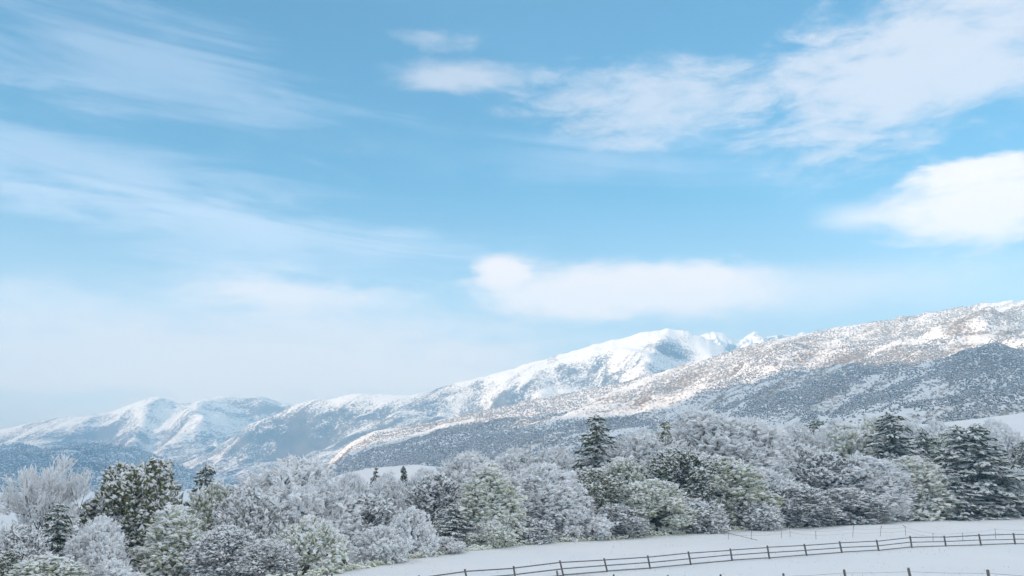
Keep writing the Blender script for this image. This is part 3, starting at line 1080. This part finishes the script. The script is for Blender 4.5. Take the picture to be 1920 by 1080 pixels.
# the wood behind them, one mass
rg = np.random.default_rng(12)
n = 5200
bx = rg.uniform(-190, 260, n); by = np.interp(bx, EDGE[:, 0], EDGE[:, 1]) + 30 + rg.uniform(0, 1, n) ** 1.3 * 190
bz = zg(bx, by) + rg.uniform(-1.0, 1.5, n)
wood('back_wood', np.stack([bx, by, bz + 1.0], -1), 3.6, (M_far1, M_far2), 'snowy undergrowth seen through the gaps behind the front trees', 0.0)

# low weeds and brush along the edge of the field: uncountable
n = 2600
t = rg.uniform(0, 1, n)
ex = np.interp(t, np.linspace(0, 1, len(EDGE)), EDGE[:, 0]); ey = np.interp(ex, EDGE[:, 0], EDGE[:, 1])
ey = ey + rg.normal(0.2, 0.9, n)
c = np.stack([ex, ey, zg(ex, ey) + rg.uniform(0, .55, n)], -1)
v, f = octas(c, rg.normal(0, 1, (n, 3)) * (1, 1, .5), rg.uniform(.15, .45, n), .16, .14, rg)
o = link('edge_brush', mesh_np('edge_brush', v, f), M_greenfrost)
tag(o, 'low snowy brush along the foot of the trees', 'brush', kind='stuff')


# grass tips poking through the snow of the field
n = 2000
tx = rg.uniform(-25, 75, n); ty = rg.uniform(36, 150, n)
kp = (ty < np.interp(tx, EDGE[:, 0], EDGE[:, 1]) - 1) & (fbm(tx / 11, ty / 11, 3, 55) > -0.05)
tx = tx[kp]; ty = ty[kp]
v, f = octas(np.stack([tx, ty, zg(tx, ty) + .03], -1), rg.normal(0, .35, (len(tx), 3)) + (0, 0, 1), rg.uniform(.05, .17, len(tx)), .018, .018, rg)
o = link('grass_tips', mesh_np('grass_tips', v, f), mat_plain('dry_grass', (0.30, 0.26, 0.18), (0.42, 0.37, 0.27), 3.0))
tag(o, 'sparse dry grass tips poking through the snow', 'grass', kind='stuff')


# ------------------------------------------------------------------ fences
def box_between(p0, p1, w, h):
    p0 = np.array(p0, float); p1 = np.array(p1, float)
    a = norm(p1 - p0)
    ref = np.array((0, 0, 1.0)) if abs(a[2]) < .8 else np.array((1.0, 0, 0))
    u = norm(np.cross(a, ref)); t = np.cross(u, a)
    V = []
    for p in (p0, p1):
        for su, st in ((-1, -1), (1, -1), (1, 1), (-1, 1)):
            V.append(p + u * su * w / 2 + t * st * h / 2)
    F = [(0, 1, 2, 3)[::-1], (4, 5, 6, 7), (0, 1, 5, 4), (1, 2, 6, 5), (2, 3, 7, 6), (3, 0, 4, 7)]
    return np.array(V), np.array(F)


def part(name, vf, mat, parent):
    v = np.array(vf[0]) - np.array(parent.location)
    me = mesh_np(name, v, vf[1]); me.materials.append(mat)
    return link(name, me, None, parent)


def fence_root(name, loc, label):
    e = bpy.data.objects.new(name, None); COL.objects.link(e); e.location = loc
    return tag(e, label, 'fence')


def foot(px, py, Y):
    r, _ = ray(px, py)
    x = r * Y
    return np.array((x, Y, float(zg(x, Y))))


# rail fence: posts with three rails
rf = [(700, 1110, 66), (795, 1100, 72), (880, 1095, 76), (968, 1088, 79.5), (1058, 1080, 83), (1140, 1067, 88), (1220, 1062, 91), (1296, 1052, 94.5), (1373, 1045, 97.5), (1443, 1041, 99.5), (1513, 1036, 102),
      (1579, 1032, 104), (1648, 1029, 106.5), (1710, 1026.5, 109), (1774, 1025, 111.5), (1840, 1023, 113), (1904, 1022, 115), (1968, 1021, 117)]
feet = [foot(*a) for a in rf]
root = fence_root('rail_fence', feet[8], 'grey wooden fence with three rails curving across the snowy field')
tops = []
rr_ = random.Random(5)
for i, p in enumerate(feet):
    lean = -(0.55 - 0.024 * i) * rr_.uniform(.6, 1.1)
    q = p + np.array((lean * 0.8, 0, 1.26 + rr_.uniform(-.04, .12)))
    part('post', box_between(p - (0, 0, .3), q, .15, .15), M_wood, root)
    tops.append((p, q))
for i in range(len(feet) - 1):
    for hgt in (0.10, 0.62, 1.16):
        a0 = tops[i][0] * (1 - hgt / 1.32) + tops[i][1] * hgt / 1.32 + (0, -.14, 0)
        a1 = tops[i + 1][0] * (1 - hgt / 1.32) + tops[i + 1][1] * hgt / 1.32 + (0, -.14, rr_.uniform(-.03, .03))
        part('rail', box_between(a0, a1, .05, .095), M_wood, root)

# wire fence in front
ff = [(1050, 74), (1155, 70), (1255, 66), (1357, 62.5), (1472, 59), (1588, 55.5), (1712, 51.5), (1857, 47.5), (2010, 44)]
feet = [foot(a, 1080, b) for a, b in ff]
root = fence_root('wire_fence', feet[4], 'wire fence with round wooden posts along the bottom right edge')
tops = []
for i, p in enumerate(feet):
    q = p + np.array((-rr_.uniform(.08, .26), rr_.uniform(-.05, .05), 1.28 + rr_.uniform(-.03, .1)))
    sv_, sf_ = tubes([(p - (0, 0, .3), q, .085, .075), (q, q + (0, 0, .05), .075, .01)], 8)
    po = part('post', (sv_, sf_), M_wood, root)
    if i in (2, 6, 7):
        cap = octas(np.array([q + (0, 0, .06)]), np.array([(1.0, 0, 0)]), .15, .12, .06, rg, .2)
        part('snow_cap', cap, M_snow, root)
    tops.append((p, q))
for i in range(len(feet) - 1):
    for hgt in (0.45, 0.8, 1.12):
        a0 = tops[i][0] * (1 - hgt / 1.28) + tops[i][1] * hgt / 1.28
        a1 = tops[i + 1][0] * (1 - hgt / 1.28) + tops[i + 1][1] * hgt / 1.28
        mid = (a0 + a1) / 2 - (0, 0, .03)
        part('wire', tubes([(a0, mid, .007, .007), (mid, a1, .007, .007)], 4), M_wire, root)

# thin far fence
fb = [(1365, 1008, 128), (1408, 1008, 128), (1466, 1008, 130), (1482, 1010, 133), (1530, 1012, 124), (1598, 1006, 131), (1650, 1006, 133), (1698, 1008, 134), (1750, 1022, 122), (1806, 1020, 124), (1868, 1021, 126), (1930, 1021, 128)]
feet = [foot(*a) for a in fb]
root = fence_root('far_wire_fence', feet[5], 'thin sagging far wire fence between rail fence and trees')
tops = []
for i, p in enumerate(feet):
    q = p + np.array((rr_.uniform(-.05, .25), 0, 1.15 + rr_.uniform(-.2, .2)))
    part('post', tubes([(p - (0, 0, .3), q, .032, .028)], 5), M_wood, root)
    if i in (5, 6, 7):
        part('post_top', tubes([(q, q + ((-.38, 0, .22) if i == 7 else (.12, 0, .35)), .05, .045)], 5), M_wood, root)
    tops.append((p, q))
for i in range(len(feet) - 1):
    for hgt in (0.55, 1.05):
        a0 = tops[i][0] * (1 - hgt / 1.15) + tops[i][1] * hgt / 1.15
        a1 = tops[i + 1][0] * (1 - hgt / 1.15) + tops[i + 1][1] * hgt / 1.15
        mid = (a0 + a1) / 2 - (0, 0, .10)
        part('wire', tubes([(a0, mid, .009, .009), (mid, a1, .009, .009)], 4), M_wire, root)
a0 = foot(1362, 1003, 138) + (0, 0, .4); a1 = foot(1420, 1015, 121) + (0, 0, .4)
part('wire', tubes([(a0, a1, .03, .03)], 4), M_wood, root)

# two stumps of an old fence in the lower field corner
p = foot(615, 1080, 82)
root = fence_root('old_gate_posts', p, 'pair of short leaning posts in the lower left corner of the field')
for k, dxx in enumerate((0, .5)):
    b0 = p + (dxx, -.3 * k, 0)
    part('post', box_between(b0 - (0, 0, .2), b0 + (-.12, 0, .75 - .1 * k), .12, .12), M_wood, root)
